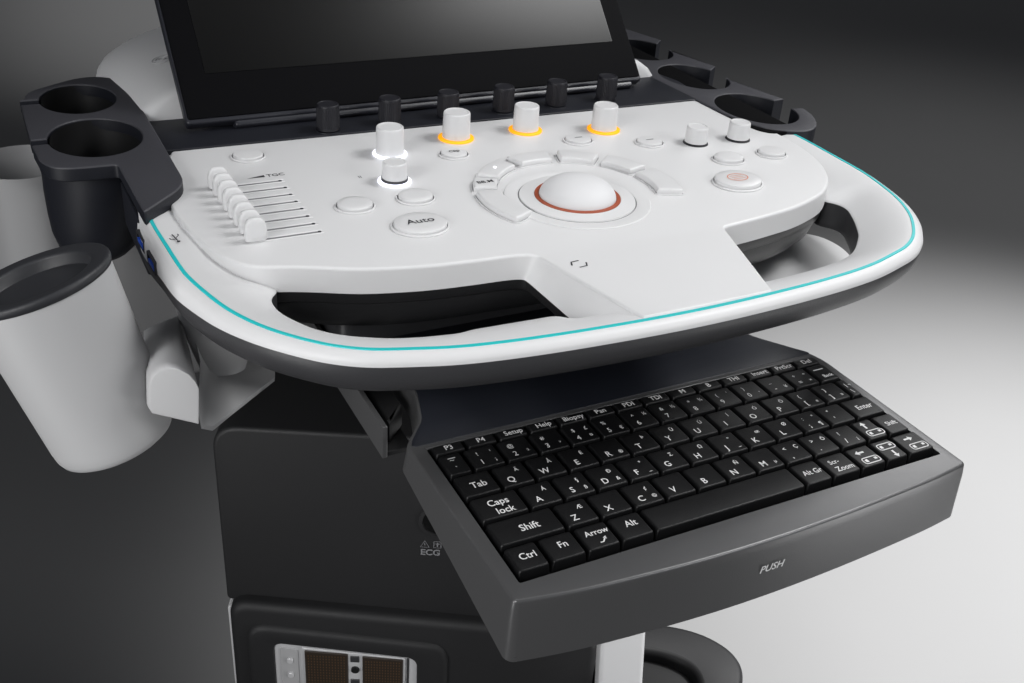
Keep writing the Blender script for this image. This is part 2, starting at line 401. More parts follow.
# --- sliders
for i in range(8):
    y = .1985-.0104*i
    s = MB(); s.add([(-.178,y-.0008,0),(-.1412,y-.0008,0),(-.1406,y,0),(-.1412,y+.0008,0),(-.178,y+.0008,0)], [[0,1,2,3,4]], 'inkg', Tr(0,0,.07312))
    s.lathe([(.0010,0),(.0010,.0002)], 'inkd', 12, Tr(-.1416,y,.0731))
    # pale raised lips of the slot
    for dy in (-.0017, .0017):
        s.add([(-.178,y+dy-.0007,.0731),(-.1392,y+dy-.0007,.0731),(-.1392,y+dy+.0007,.0731),(-.178,y+dy+.0007,.0731),(-.178,y+dy,.0735),(-.1395,y+dy,.0735)], [[0,1,5,4],[3,2,5,4]], 'white2')
    sl = part(s, 'slider_slot')
    b = MB(); R = []
    for z, w, d in ((.0006,.0100,.0050),(.0012,.0112,.0060),(.0045,.0116,.0060),(.0080,.0112,.0054),(.0102,.0100,.0046),(.0118,.0080,.0040),(.0126,.0056,.0026),(.0129,.0026,.0012)):
        r = []
        for k in range(28):
            a = 2*PI*k/28; c, s_ = math.cos(a), math.sin(a)
            r.append((w/2*math.copysign(abs(c)**.55, c), d/2*math.copysign(abs(s_)**.55, s_), z))
        R.append(r)
    b.loft(R, 'white2', True, True, True, Tr(-.1765+.0002*i, y, .0731))
    q = part(b, 'slider_cap', smooth=60); q.parent = sl; q.location = (0,0,0)

# --- rear deck, white hood behind the monitor
mb = MB(); slab(mb, fillet([(-.196,.2620),(.200,.2570),(.205,.300),(.196,.338),(-.196,.338)], .004), .050, .0742, 'deck', .001); part(mb, 'rear_deck', label='blue-black strip behind the white panel')
mb = MB(); o = ccw(fillet([(-.200,.3150),(.197,.3140),(.178,.345,.02),(.150,.42,.05),(.120,.520,.07),(-.140,.530,.07),(-.216,.445,.05),(-.203,.36)], .01, 8))
hc = Vector((0,.40))
def hs(k, z): return [(hc.x+(x-hc.x)*k, hc.y+(y-hc.y)*k, z) for x, y in o]
R = [hs(.99, .010), hs(1, .062), hs(.998, .0690), hs(.990, .0745), hs(.970, .0800), hs(.93, .0855), hs(.86, .0905), hs(.75, .0945), hs(.60, .0970)]
mb.loft(R, 'white', cap0=True, cap1=True); hood = part(mb, 'rear_hood', smooth=60, label='white rounded hood behind the monitor')
for k, r in enumerate((.0020,.0042,.0064)):
    mb = MB(); mb.lathe([(r,0),(r,.0004),(r+.0008,.0004),(r+.0008,0)], 'ringink', 40, Matrix.Translation((-.1690,.3870,.0925)) @ Matrix.Rotation(math.radians(-14), 4, 'Y'), 1, 1, False, False)
    q = part(mb, 'hood_ring'); q.parent = hood; q.location = (0,0,0)

# --- monitor
A = Vector((-.1746,.2866,.0800)); B = Vector((.1654,.2930,.0800)); X = (B-A).normalized(); Dv = Vector((0.0193*0+.0,.6738,.7386)).normalized()
Dv = (Dv-X*Dv.dot(X)).normalized(); Nn = X.cross(Dv).normalized()      # faces the operator (and up)
if Nn.y > 0: Nn = -Nn
F = Matrix((( X.x, Dv.x, Nn.x, A.x),(X.y, Dv.y, Nn.y, A.y),(X.z, Dv.z, Nn.z, A.z),(0,0,0,1)))
W = (B-A).length; H = .225
mb = MB(); slab(mb, fillet([(0,0),(W,0),(W,H),(0,H)], .0025), -.008, 0, 'edge', .0018, T=F)
mon = part(mb, 'monitor', label='black flat monitor leaning back behind the panel')
mb = MB(); slab(mb, fillet([(.0012,.0030),(W-.0012,.0030),(W-.0012,H-.002),(.0012,H-.002)], .002), -.002, .0008, 'bezel', .0005, T=F); q = part(mb, 'monitor_bezel'); q.parent = mon; q.location = (0,0,0)
mb = MB(); slab(mb, fillet([(.0185,.0325),(W-.0165,.0325),(W-.0165,H-.018),(.0185,H-.018)], .0006), 0, .0011, 'glass', .0001, T=F); q = part(mb, 'screen'); q.parent = mon; q.location = (0,0,0)
mb = MB(); slab(mb, fillet([(.030,-.0035),(W-.008,-.0035),(W-.008,.0012),(.030,.0012)], .002), -.014, -.0012, 'edge', .0016, T=F); q = part(mb, 'hinge_bar'); q.parent = mon; q.location = (0,0,0)

# --- racks for probes, one each side
def arc(cx, cy, rx, ry, a0, a1, n=28): return [(cx+rx*math.cos(math.radians(a0+(a1-a0)*i/n)), cy+ry*math.sin(math.radians(a0+(a1-a0)*i/n))) for i in range(n+1)]
RZ = .0790
def rack(sx, pts, name, label, zt, zbm, m='rack'):
    mb = MB(); slab(mb, ccw([(sx*x, y) for x, y in pts]), zbm, zt, m, .0016)
    return part(mb, name, label=label)
# left plate: outline with two cup openings, each joined to the left edge by a narrow mouth
def mouth(cx, cy, rx, ry, half_w, x_edge, flip=False):
    """path: along the edge, into the opening, all the way round and out again (going down in y)"""
    a = math.degrees(math.asin(half_w/ry))
    p = arc(cx, cy, rx, ry, 180-a, -180+a, 44)
    return [(x_edge, cy+half_w)] + p + [(x_edge, cy-half_w)]
h1 = dict(cx=-.2292, cy=.2840, rx=.0268, ry=.0335); h2 = dict(cx=-.2292, cy=.3590, rx=.0236, ry=.0305)
rest = fillet([(-.2600,.3790,.012),(-.2240,.4040,.012),(-.2070,.4030,.008),(-.1940,.3880,.010),(-.1944,.1960,.014),(-.2225,.1655,.003),(-.2240,.2360,.003),(-.2545,.2370,.014),(-.2640,.2520,.010)], .004, 6)
rest = ccw(rest)[::-1]                               # clockwise
Lo = rest + mouth(h1['cx'], h1['cy'], h1['rx'], h1['ry'], .0045, -.2648)[::-1] + mouth(h2['cx'], h2['cy'], h2['rx'], h2['ry'], .0045, -.2638)[::-1]
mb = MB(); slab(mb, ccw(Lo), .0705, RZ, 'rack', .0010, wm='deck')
rkL = part(mb, 'probe_rack', label='charcoal rack with two deep cup openings at the left of the panel')
# skirt under the inner edge of the left plate
for cx, cy, rx, ry, hx, hy in ((h1['cx'], h1['cy'], .0330, .0400, h1['rx'], h1['ry']), (h2['cx'], h2['cy'], .0280, .0350, h2['rx'], h2['ry'])):
    def cr(k, z): return [(cx-.00012*(66.8-z*1000)+rx*k*math.cos(2*PI*j/64), cy+ry*k*math.sin(2*PI*j/64), z) for j in range(64)]
    def hr(k, z): return [(cx-.00012*(66.8-z*1000)+hx*k*math.cos(2*PI*j/64), cy+hy*k*math.sin(2*PI*j/64), z) for j in range(64)]
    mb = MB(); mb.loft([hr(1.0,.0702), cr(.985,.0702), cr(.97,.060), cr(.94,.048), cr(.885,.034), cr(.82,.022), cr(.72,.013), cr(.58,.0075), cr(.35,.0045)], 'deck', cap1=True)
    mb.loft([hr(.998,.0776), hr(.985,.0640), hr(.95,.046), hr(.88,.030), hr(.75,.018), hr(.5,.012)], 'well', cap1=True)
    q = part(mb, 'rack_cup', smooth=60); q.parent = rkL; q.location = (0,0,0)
mb = MB(); slab(mb, fillet([(-.2235,.170),(-.2215,.170),(-.2200,.24),(-.2235,.24)], .001), .040, .0668, 'deck', .001); q = part(mb, 'rack_skirt'); q.parent = rkL; q.location = (0,0,0)

# right plate: arms round openings that are open to the outside
Ro = fillet([(.1790,.30),(.1815,.246,.01),(.1825,.205,.01),(.186,.187,.01),(.197,.1710,.01),(.217,.1620,.012),(.2315,.1690,.012),(.2445,.187,.012),(.2490,.2060,.003),(.2400,.2060,.0015)], .004, 5)
Ro = Ro[6:]
def ell(cx, cy, rx=.0262, ry=.0335): return arc(cx, cy, rx, ry, -19, -341, 44)
Ro = [(.1790,.47),(.1790,.30)] + Ro + ell(.2130,.2145, .0272, .0345) + [(.2484,.2268),(.2368,.2818)] + ell(.2135,.2935, .0255, .0325) + [(.2484,.3125),(.2367,.3622)] + ell(.2135,.3715, .0255, .0325) + [(.2484,.392),(.2360,.440),(.2300,.47)]
Ro = [(-.2940+(x+.2940)*1.0193, -.3679+(y+.3679)*1.0193) for x, y in Ro]
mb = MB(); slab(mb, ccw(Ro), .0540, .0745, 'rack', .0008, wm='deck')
rkR = part(mb, 'probe_rack', label='charcoal rack with open-sided cup holders at the right of the panel', smooth=30)
mb = MB(); slab(mb, fillet([(.1920,.42),(.1920,.20),(.1960,.1850),(.2020,.1790),(.2240,.1780),(.2240,.42)], .004), .0560, .0738, 'shade_black', .0003)  # flat black sheet, added to paint deep shade inside the open holders
q = part(mb, 'rack_shade_sheet'); q.parent = rkR; q.location = (0,0,0)

# --- data ports in the left edge
for i, (x, y, z) in enumerate(((-.2253,.1700,.0605),(-.2248,.1430,.0605))):
    e = Matrix.Translation((x, y, z)) @ Matrix.Rotation(math.radians(3), 4, 'Z') @ Matrix.Rotation(math.radians(-90), 4, 'Y') @ Matrix.Rotation(PI/2, 4, 'Z')
    mb = MB(); slab(mb, fillet([(-.0080,-.0038),(.0080,-.0038),(.0080,.0038),(-.0080,.0038)], .0008), -.004, .0004, 'inkd', .0002, holes=[[(-.0066,-.0026),(.0066,-.0026),(.0066,.0026),(-.0066,.0026)]], hm='well', T=e)
    vs = [(-.0066,-.0026,-.002),(.0066,-.0026,-.002),(.0066,.0026,-.002),(-.0066,.0026,-.002)]; mb.add(vs, [[0,1,2,3]], 'well', e)
    o = part(mb, 'data_port', label=['data port nearer the cup rack','data port nearer the front'][i])
    t = MB(); slab(t, [(-.0055,-.0002),(.0055,-.0002),(.0055,.0022),(-.0055,.0022)], -.002, .0005, 'blue', .0002, T=e); q = part(t, 'port_tongue'); q.parent = o; q.location = (0,0,0)

# --- slide-out keyboard tray
fr = [(-.1297,-.0880,.003),(-.110,-.0915,.02),(-.0919,-.0940,.02),(-.0429,-.0978,.03),(-.002,-.0987,.03),(.0446,-.0974,.03),(.0932,-.0942,.02),(.110,-.0927,.02),(.1292,-.0902,.003)]
to = fr + [(.1286,.0240,.012),(.1150,.0440,.012),(.1045,.0580,.02),(.1000,.0800,.01),(.1000,.1500),(-.1090,.1500),(-.1090,.0720,.004),(-.1160,.0480,.004),(-.1306,.0294,.004)]
to = ccw(fillet(to, .003, 6)); TZ = -.0022
def tb_(y): t = min(1, max(0, (y+.082)/.028)); return -.0368*(1-t*t*(3-2*t))-.0185*(t*t*(3-2*t))
hole = ccw(fillet([(-.1226,-.0790),(.1226,-.0790),(.1226,.0222),(-.1226,.0222)], .0012, 3))
mb = MB(); R = []
R.append([(x, y, tb_(y)+.0006) for x, y in offset(to, -.004)]); R.append([(x, y, tb_(y)) for x, y in offset(to, .0008)]); R.append([(x, y, tb_(y)+.0014) for x, y in offset(to, .0020)])
R.append([(x, y, TZ-.006) for x, y in offset(to, .0006)])
for a in (0, 25, 50, 70, 90):
    a = math.radians(a); R.append(ring(offset(to, -.0015*(1-math.cos(a))), TZ-.0015+.0015*math.sin(a)))
mb.loft(R, 'tray', cap0=True)
tp = offset(to, -.0015)
vs, fs = tri_fill(tp, [hole], TZ)
mb.add(vs, fs, 'tray')
mb.loft([ring(hole, TZ), ring(offset(hole, -.0003), TZ-.0008), ring(offset(hole, -.0004), -.0080)], 'well'); 
tray = part(mb, 'keyboard_tray', smooth=30, label='graphite grey slide-out tray with a bowed front')
mb = MB(); slab(mb, fillet([(-.1286,.0262),(.1262,.0262),(.1134,.0430),(.1028,.0570),(.0984,.0800),(.0984,.1480),(-.1074,.1480),(-.1074,.0712),(-.1144,.0470),(-.1270,.0310)], .004), -.003, TZ+.0003, 'tray_deck', .0003)
q = part(mb, 'tray_cover', label='smooth blue-black cover behind the keys'); q.parent = tray; q.location = (0,0,0)
mb = MB(); slab(mb, fillet([(-.1228,.0222),(.1228,.0222),(.1228,.0236),(-.1228,.0236)], .0003, 2), -.003, TZ+.0008, 'tray', .0003)
q = part(mb, 'keyboard_edge'); q.parent = tray; q.location = (0,0,0)
# PUSH on the front face
mb = MB(); e = Matrix.Translation((-.0010,-.0996,-.0180)) @ Matrix.Rotation(math.radians(90), 4, 'X'); e = Matrix.Translation((0,-.0006,0)) @ e
e = e @ Matrix(((1,.18,0,0),(0,1,0,0),(0,0,1,0),(0,0,0,1)))
text(mb, 'PUSH', .0058, 'ink', e, .016, 1.0)
q = part(mb, 'push_print'); q.parent = tray; q.location = (0,0,0)

kb = MB(); vs = [(-.1224,-.0788,-.0078),(.1224,-.0788,-.0078),(.1224,.0220,-.0078),(-.1224,.0220,-.0078)]; slab(kb, fillet([v[:2] for v in vs], .001, 2), -.0082, -.0074, 'well', .0001)
keyb = part(kb, 'keyboard', label='black keyboard with white legends set in the tray')

def key(x0, x1, yc, hy, legends, ztop=0.):
    w = x1-x0-.0012; h = hy-.0013; cx = (x0+x1)/2; b = MB(); small = .012
    R = []
    for z, iw, ih, r in ((-.0072,0,0,.0008),(-.0036,.0001,.0001,.0009),(-.0010,.0004,.0003,.0010),(-.0003,.0007,.0005,.0011),(-.00005,.0010,.0008,.0012),(.0,.0014,.0012,.0012)):
        o = fillet([(-w/2+iw,-h/2+ih*.8),(w/2-iw,-h/2+ih*.8),(w/2-iw,h/2-ih*1.3),(-w/2+iw,h/2-ih*1.3)], r, 3)
        R.append([(x, y, z+ztop) for x, y in o])
    e = Tr(cx, yc, 0)
    b.loft(R, 'key', True, True, True, e)
    for (s, dx, dy, size, *mm) in legends:
        z = ztop+.00012
        if callable(s): s(b, Tr(cx+dx+.0008, yc+dy-.0011, z))
        else: text(b, s, size*(.92 if len(s) == 1 else .90), mm[0] if mm else 'ink', Tr(cx+dx+.0008, yc+dy-.0011, z), .010, .90)
    o = part(b, 'key', smooth=50); o.parent = keyb; o.location = (0,0,0)
    return o
PT = .018
def main(c, tr=None, br=None, tl=None):
    L = [(c, -.0035, -.0026, .0060)]
    if tr: L.append((tr, .0020, .0036, .0040))
    if br: L.append((br, .0036, -.0028, .0038))
    if tl: L.append((tl, -.0036, .0036, .0042))
    return L
# function row
fx = -.1216; fw = .2438/14
for i, s in enumerate(['P3','P4','Setup','Help','Biopsy','Pan','PDI','TDI','M','B','THI','Insert','PrtScr','Del']):
    key(fx+i*fw, fx+(i+1)*fw, .0174, .0086, [(s, -.0008 if len(s) < 4 else 0, -.0001+.0010, .0056)])
def two(a, b, c=None, d=None):
    L = [(a, -.0036, .0034, .0042), (b, -.0036, -.0030, .0054)]
    if c: L.append((c, .0036, .0034, .0040))
    if d: L.append((d, .0036, -.0030, .0040))
    return L
r1 = [two('!','1','¹','¡'),two('@','2',None,'²'),two('#','3',None,'³'),two('$','4','£','¤'),two('%','5',None,'€'),two('^','6','¼'),two('&','7','½'),two('*','8','¾'),two('(','9','‘'),two(')','0',None,'’'),two('_','-',None,'¥'),two('+','=','÷','×')]
y1 = .0046
key(-.1216,-.1085,y1,.0176,[('~',-.0014,.0036,.0050),('`',-.0014,-.0030,.0050),(lambda b,e: stroke(b,[(-.002,0),(.002,0)],.0006,'ink',e),-.001,.0052,0)])
for i, L in enumerate(r1): key(-.1085+i*PT, -.1085+(i+1)*PT, y1, .0176, L)
def barrow(b, e): stroke(b, [(-.0035,0),(.0035,0)], .0008, 'ink', e)
key(.1075,.1222,y1,.0176,[('Back',0,-.0026,.0044),(barrow,-.0015,.0042,0)])
y2 = y1-PT; x = -.1018
key(-.1216,x,y2,.0176,[('Tab',-.0005,0,.0066)])
for c, a, d in (('Q','Ä',None),('W','Å',None),('E','É',None),('R',None,'®'),('T','Þ',None),('Y','Ü',None),('U','Ú',None),('I','Í',None),('O','Ó',None),('P','Ö',None)):
    key(x, x+PT, y2, .0176, main(c, a, d)); x += PT
for a, b_, c in (('{','[','«'),('}',']','»')): key(x, x+PT, y2, .0176, two(a, b_, None, c)); x += PT
key(x,.1222,y2,.0176,[('|',-.0012,.0032,.0044),('\\',-.0012,-.003,.0050),('¬',.0014,.0030,.0036)])
y3 = y1-2*PT; x = -.0965
key(-.1216,x,y3,.0176,[('Caps',-.0006,.0028,.0066),('lock',.0004,-.0034,.0066)])
for c, a, d in (('A','Á',None),('S','§','ß'),('D','Ð','&'),('F','ª','_'),('G','Σ',None),('H','Ω',None),('J','º','_'),('K','œ',None),('L','Ø',None)):
    key(x, x+PT, y3, .0176, main(c, a, d)); x += PT
for L in (two(':',';','°','¶'), two('"',"'",None,None)): key(x, x+PT, y3, .0176, L); x += PT
key(x,.1222,y3,.0176,[('Enter',0,.0006,.0060)])
y4 = y1-3*PT; x = -.0874
key(-.1216,x,y4,.0176,[('Shift',.0006,.0002,.0068)])
for c, a, d in (('Z','Æ',None),('X',None,None),('C','¢','©'),('V',None,None),('B',None,None),('N','Ñ',None),('M',None,'µ')):
    key(x, x+PT, y4, .0176, main(c, a, d)); x += PT
for L in (two('<',',','Ç'), two('>','.','Ó'), two('?','/',None,'¿')): key(x, x+PT, y4, .0176, L); x += PT
def arrow(dx, dy):
    def f(b, e):
        d = Vector((dx, dy)); n = Vector((-dy, dx)); stroke(b, [tuple(-d*.0026), tuple(d*.0006)], .0012, 'ink', e)
        b.add([(*(d*.0030), 0), (*(n*.0018+d*.0006), 0), (*(-n*.0018+d*.0006), 0)], [[0,1,2]], 'ink', e)
    return f
def pill(b, e):
    o = fillet([(-.0052,-.0022),(.0052,-.0022),(.0052,.0022),(-.0052,.0022)], .0016, 3); stroke(b, o, .0006, 'ink', e, 0, True)
    b.add([(-.0040,-.0010,0),(-.0022,-.0012,0),(-.0022,.0012,0),(-.0040,.0008,0)], [[0,1,2,3]], 'ink', e); b.add([(.0022,.0012,0),(.0040,.0012,0),(.0040,-.0004,0),(.0022,-.0004,0)], [[0,1,2,3]], 'ink', e)
key(x, x+.0146, y4, .0176, [(arrow(0,1),-.0016,.0042,0),(pill,.0004,-.0026,0)]); x += .0146
key(x, .1222, y4, .0176, [('Shift',-.0002,.0008,.0050)])
y5 = y1-4*PT+.0002
xs = [-.1216,-.1050,-.0868,-.0692,-.0512,.0365,.0537,.0722,.0890,.1040,.1224]
def swoosh(b, e): stroke(b, [(-.0022,-.0012),(-.0006,-.0012),(.0012,.0010)], .0007, 'ink', e); b.add([(.0020,.0020,0),(.0002,.0012,0),(.0016,0,0)], [[0,1,2]], 'ink', e)
Ls = [[('Ctrl',-.0002,.0012,.0062)],[('Fn',0,.0016,.0062)],[('Arrow',0,.0030,.0054),(swoosh,.0006,-.0026,0)],[('Alt',0,.0022,.0062)],[],[('Alt Gr',0,.0008,.0054)],[('Scr-',-.0022,.0030,.0048),('Zoom',.0004,-.0026,.0054)],
      [(arrow(-1,0),-.0018,.0040,0),(pill,.0002,-.0026,0)],[(pill,-.0002,.0034,0),(arrow(0,-1),0,-.0032,0)],[(arrow(1,0),-.0012,.0040,0),(pill,.0004,-.0026,0)]]
for i, L in enumerate(Ls): key(xs[i], xs[i+1], y5, .0172, L)

# --- runner beside the tray
mb = MB(); slab(mb, fillet([(-.1350,.0500),(-.1322,.0500),(-.1322,.2000),(-.1350,.2000)], .0004, 2), -.0235, -.0040, 'tray', .0004)
slab(mb, fillet([(-.1322,.0508),(-.1180,.0508),(-.1180,.2000),(-.1322,.2000)], .0004, 2), -.0235, -.0205, 'well', .0004)
slab(mb, fillet([(-.1292,.0560),(-.1160,.0700),(-.1160,.2000),(-.1292,.2000)], .002, 3), -.0205, -.0070, 'well', .002)
part(mb, 'tray_runner', label='dark sliding runner at the left of the tray')
mb = MB(); slab(mb, fillet([(-.130,.1300),(.130,.1300),(.130,.30),(-.130,.30)], .01), -.030, .022, 'dark', .004); part(mb, 'tray_housing')

mb = MB(); o = ccw(fillet([(-.235,.330),(-.120,.330),(-.120,.440),(-.235,.440)], .04, 8))
mb.loft([ring(offset(o,-.004), -.13), ring(o, -.125), ring(o, .020), ring(offset(o,-.006), .030)], 'side_grey', True, True, True)
part(mb, 'rear_arm', smooth=60, label='pale housing behind the left cable hook')
# --- neck and cabinet (turned against the console)
mb = MB(); mb.lathe([(.075,-.17),(.07,-.10),(.07,-.03)], 'body', 48, Tr(.04,.40,0)); part(mb, 'neck')
th = math.radians(-27); P0 = Vector((-.0854,.2522,0)); cb, sb = math.cos(th), math.sin(th)
BF = Matrix(((cb, -(-sb)*-1*0+(-sb), 0, P0.x),(sb, cb, 0, P0.y),(0,0,1,0),(0,0,0,1)))   # local x = along the face, y = into the cabinet
# upper block: rounded front outline (u,z) pushed back along y
def face_block(mb, o, y0, y1, m, bev):
    o = ccw(o); R = [[(x, y1, z) for x, z in o], [(x, y0+bev, z) for x, z in o]]
    for k in range(1, 6):
        a = k/5*PI/2; R.append([(x, y0+bev*(1-math.sin(a)), z) for x, z in offset(o, -bev*(1-math.cos(a)))])
    mb.loft(R, m, True, True, True, BF)
mb = MB(); face_block(mb, fillet([(-.1020,-.3300,.004),(-.1020,-.1560,.022),(.2050,-.1560,.022),(.2050,-.3620,.004)], .01, 8), 0, .34, 'body', .0035)
cab = part(mb, 'cabinet', smooth=60, label='charcoal cabinet under the console, turned a little to the left')
mb = MB(); face_block(mb, fillet([(-.0990,-.80,.03),(-.0985,-.3220,.018),(.2070,-.3400,.018),(.2070,-.80,.03)], .03, 8), -.012, .33, 'body', .0075)
q = part(mb, 'cabinet_base', smooth=60); q.parent = cab; q.location = (0,0,0)
mb = MB(); face_block(mb, fillet([(-.1010,-.80),(-.1010,-.3330,.004),(-.0960,-.3330,.004),(-.0960,-.80)], .002, 4), -.0040, .33, 'white', .002)  # white side strip, painted in for the bright edge-lit line here
q = part(mb, 'lit_edge_strip', label='thin pale side strip painted as the lit left edge of the cabinet'); q.parent = cab; q.location = (0,0,0)
# connector bay: raised frame, metal plate, two pin blocks
fy = -.012
BFc = BF @ Matrix.Translation((0,0,.0140)); BF_ = BF; BF = BFc
def fring(o, y): return [(x, y, z) for x, z in o]
fo = ccw(fillet([(-.0850,-.60),(-.0850,-.3560,.020),(.0830,-.3700,.020),(.0860,-.60)], .01, 10)); fi = ccw(fillet([(-.0620,-.58),(-.0620,-.3760,.008),(.0560,-.3860,.010),(.0590,-.58)], .006, 10))
mb = MB(); mb.loft([fring(fo, fy+.001), fring(offset(fo,-.0015), fy-.0028), fring(offset(fo,-.005), fy-.0040), fring(offset(fi,.004), fy-.0040), fring(offset(fi,.0008), fy-.0030), fring(fi, fy+.001)], 'body', T=BF)
# fi and fo share their point count
fr_ = part(mb, 'connector_frame', smooth=60, label='charcoal frame round the connector bay'); fr_.parent = cab; fr_.location = (0,0,0)
mb = MB()
def fslab(o, y0, y1, m, bev=.0005):
    o = ccw(o); mb.loft([fring(o, y0), fring(o, y1+bev), fring(offset(o,-bev), y1)], m, True, True, True, BF)
fslab([(x, z) for x, z in offset(fi, .0006)], fy+.002, fy-.0012, 'silver')
fslab(fillet([(-.0575,-.47),(-.0575,-.3810,.003),(-.0425,-.3825,.003),(-.0425,-.47)], .002), fy-.001, fy-.0022, 'cup')
for z in (-.395,-.412,-.43): fslab(fillet([(-.052,z-.003),(-.052,z+.003),(-.047,z+.003),(-.047,z-.003)], .0025), fy-.002, fy-.004, 'silver')
fslab(fillet([(.0480,-.47),(.0480,-.3870),(.0500,-.3872),(.0500,-.47)], .0005), fy-.001, fy-.0022, 'dark')
fslab(fillet([(-.0395,-.46),(-.0395,-.3790),(.0468,-.3860),(.0468,-.46)], .002), fy-.001, fy-.0032, 'silver')
for z in (-.3885,-.4160): fslab(fillet([(.0010,z-.004),(.0010,z+.003),(.0085,z+.003),(.0085,z-.004)], .0005), fy-.003, fy-.0042, 'dark')
mb.lathe([(.0034,0),(.0034,.002),(.002,.0022)], 'well', 20, BF @ Matrix.Translation((.0050,fy-.003,-.4010)) @ Matrix.Rotation(PI/2, 4, 'X'))
pl = part(mb, 'connector_plate', label='bright metal plate with sockets in the cabinet'); pl.parent = cab; pl.location = (0,0,0)
for u0, u1, z1 in ((-.0368,-.0010,-.3815),(.0112,.0450,-.3850)):
    mb = MB(); fslab(fillet([(u0,z1-.060),(u0,z1),(u1,z1-.002),(u1,z1-.060)], .0008, 3), fy-.003, fy-.0046, 'pin')
    nx = 13
    for a in range(nx):
        for b_ in range(17):
            u = u0+.003+(u1-u0-.006)*a/(nx-1); z = z1-.005-.0032*b_
            mb.add([(u-.0005,fy-.0048,z-.0009),(u+.0005,fy-.0048,z-.0009),(u+.0005,fy-.0048,z+.0009),(u-.0005,fy-.0048,z+.0009)], [[0,1,2,3]], 'pinline', BF)
    q = part(mb, 'pin_socket', label='brown pin socket'); q.parent = cab; q.location = (0,0,0)
BF = BF_
# ECG port and print
mb = MB(); e = BF @ Matrix.Translation((.0700,-.0002,-.2350)) @ Matrix.Rotation(PI/2, 4, 'X')
mb.lathe([(.0165,0),(.0160,.0012),(.0130,.0016),(.0125,.0002),(.0124,-.0)], 'body', 40, e, 1, 1, False, True); mb.lathe([(.0122,.0003),(.006,.0003),(.0055,.003),(.003,.0035)], 'well', 30, e)
q = part(mb, 'patient_port', label='round dark socket above the ECG print'); q.parent = cab; q.location = (0,0,0)
mb = MB(); e = BF @ Matrix.Translation((.0640,-.0006,-.2670)) @ Matrix.Rotation(PI/2, 4, 'X')
text(mb, 'ECG', .0082, 'inkg', e, .03)
e2 = e @ Matrix.Translation((-.0045,.0085,0)); stroke(mb, [(-.0035,-.003),(.0035,-.003),(0,.0035)], .0007, 'inkg', e2, 0, True); stroke(mb, [(0,-.0012),(0,.0012)], .0007, 'inkg', e2)
e3 = e @ Matrix.Translation((.0055,.0085,0)); stroke(mb, [(-.0028,-.0032),(.0028,-.0032),(.0028,.0032),(-.0028,.0032)], .0006, 'inkg', e3, 0, True); stroke(mb, [(0,-.002),(0,.0022)], .0010, 'inkg', e3); stroke(mb, [(-.0017,.0008),(.0017,.0008)], .0007, 'inkg', e3)
q = part(mb, 'port_print'); q.parent = cab; q.location = (0,0,0)

# --- white lift column and dark foot at the right
mb = MB(); o = ccw(fillet([(-.0165,-.016),(.0165,-.016),(.0165,.016),(-.0165,.016)], .004, 5))
Tc = Matrix.Translation((.0960,.1400,-.3400)) @ Matrix.Rotation(th, 4, 'Z')
mb.loft([[(x-.006, y, .22) for x, y in o], [(x*1.08+.014, y-.06, -.14) for x, y in o]], 'white2', True, True, True, Tc)
part(mb, 'column', label='white square lift column below the tray')
mb = MB(); o = fillet([(.105,.115),(.150,.035,.03),(.205,.085,.03),(.240,.125,.035),(.215,.178,.045),(.140,.215,.03),(.105,.215)], .02, 10); i_ = fillet([(.118,.120),(.145,.075,.02),(.165,.090,.02),(.190,.128,.02),(.175,.155,.025),(.140,.178,.02),(.118,.175)], .012, 10)
slab(mb, o, -.470, -.4000, 'body', .006, holes=[i_], hm='well'); vs, fs = tri_fill(ccw(i_), [], -.412); mb.add(vs, fs, 'well')
part(mb, 'foot_tray', smooth=40, label='dark rounded tray with a sunken middle at the foot of the column')
mb = MB(); mb.lathe([(.04,-.85),(.04,-.47)], 'body', 40, Tr(.160,.13,0)); part(mb, 'foot_post')

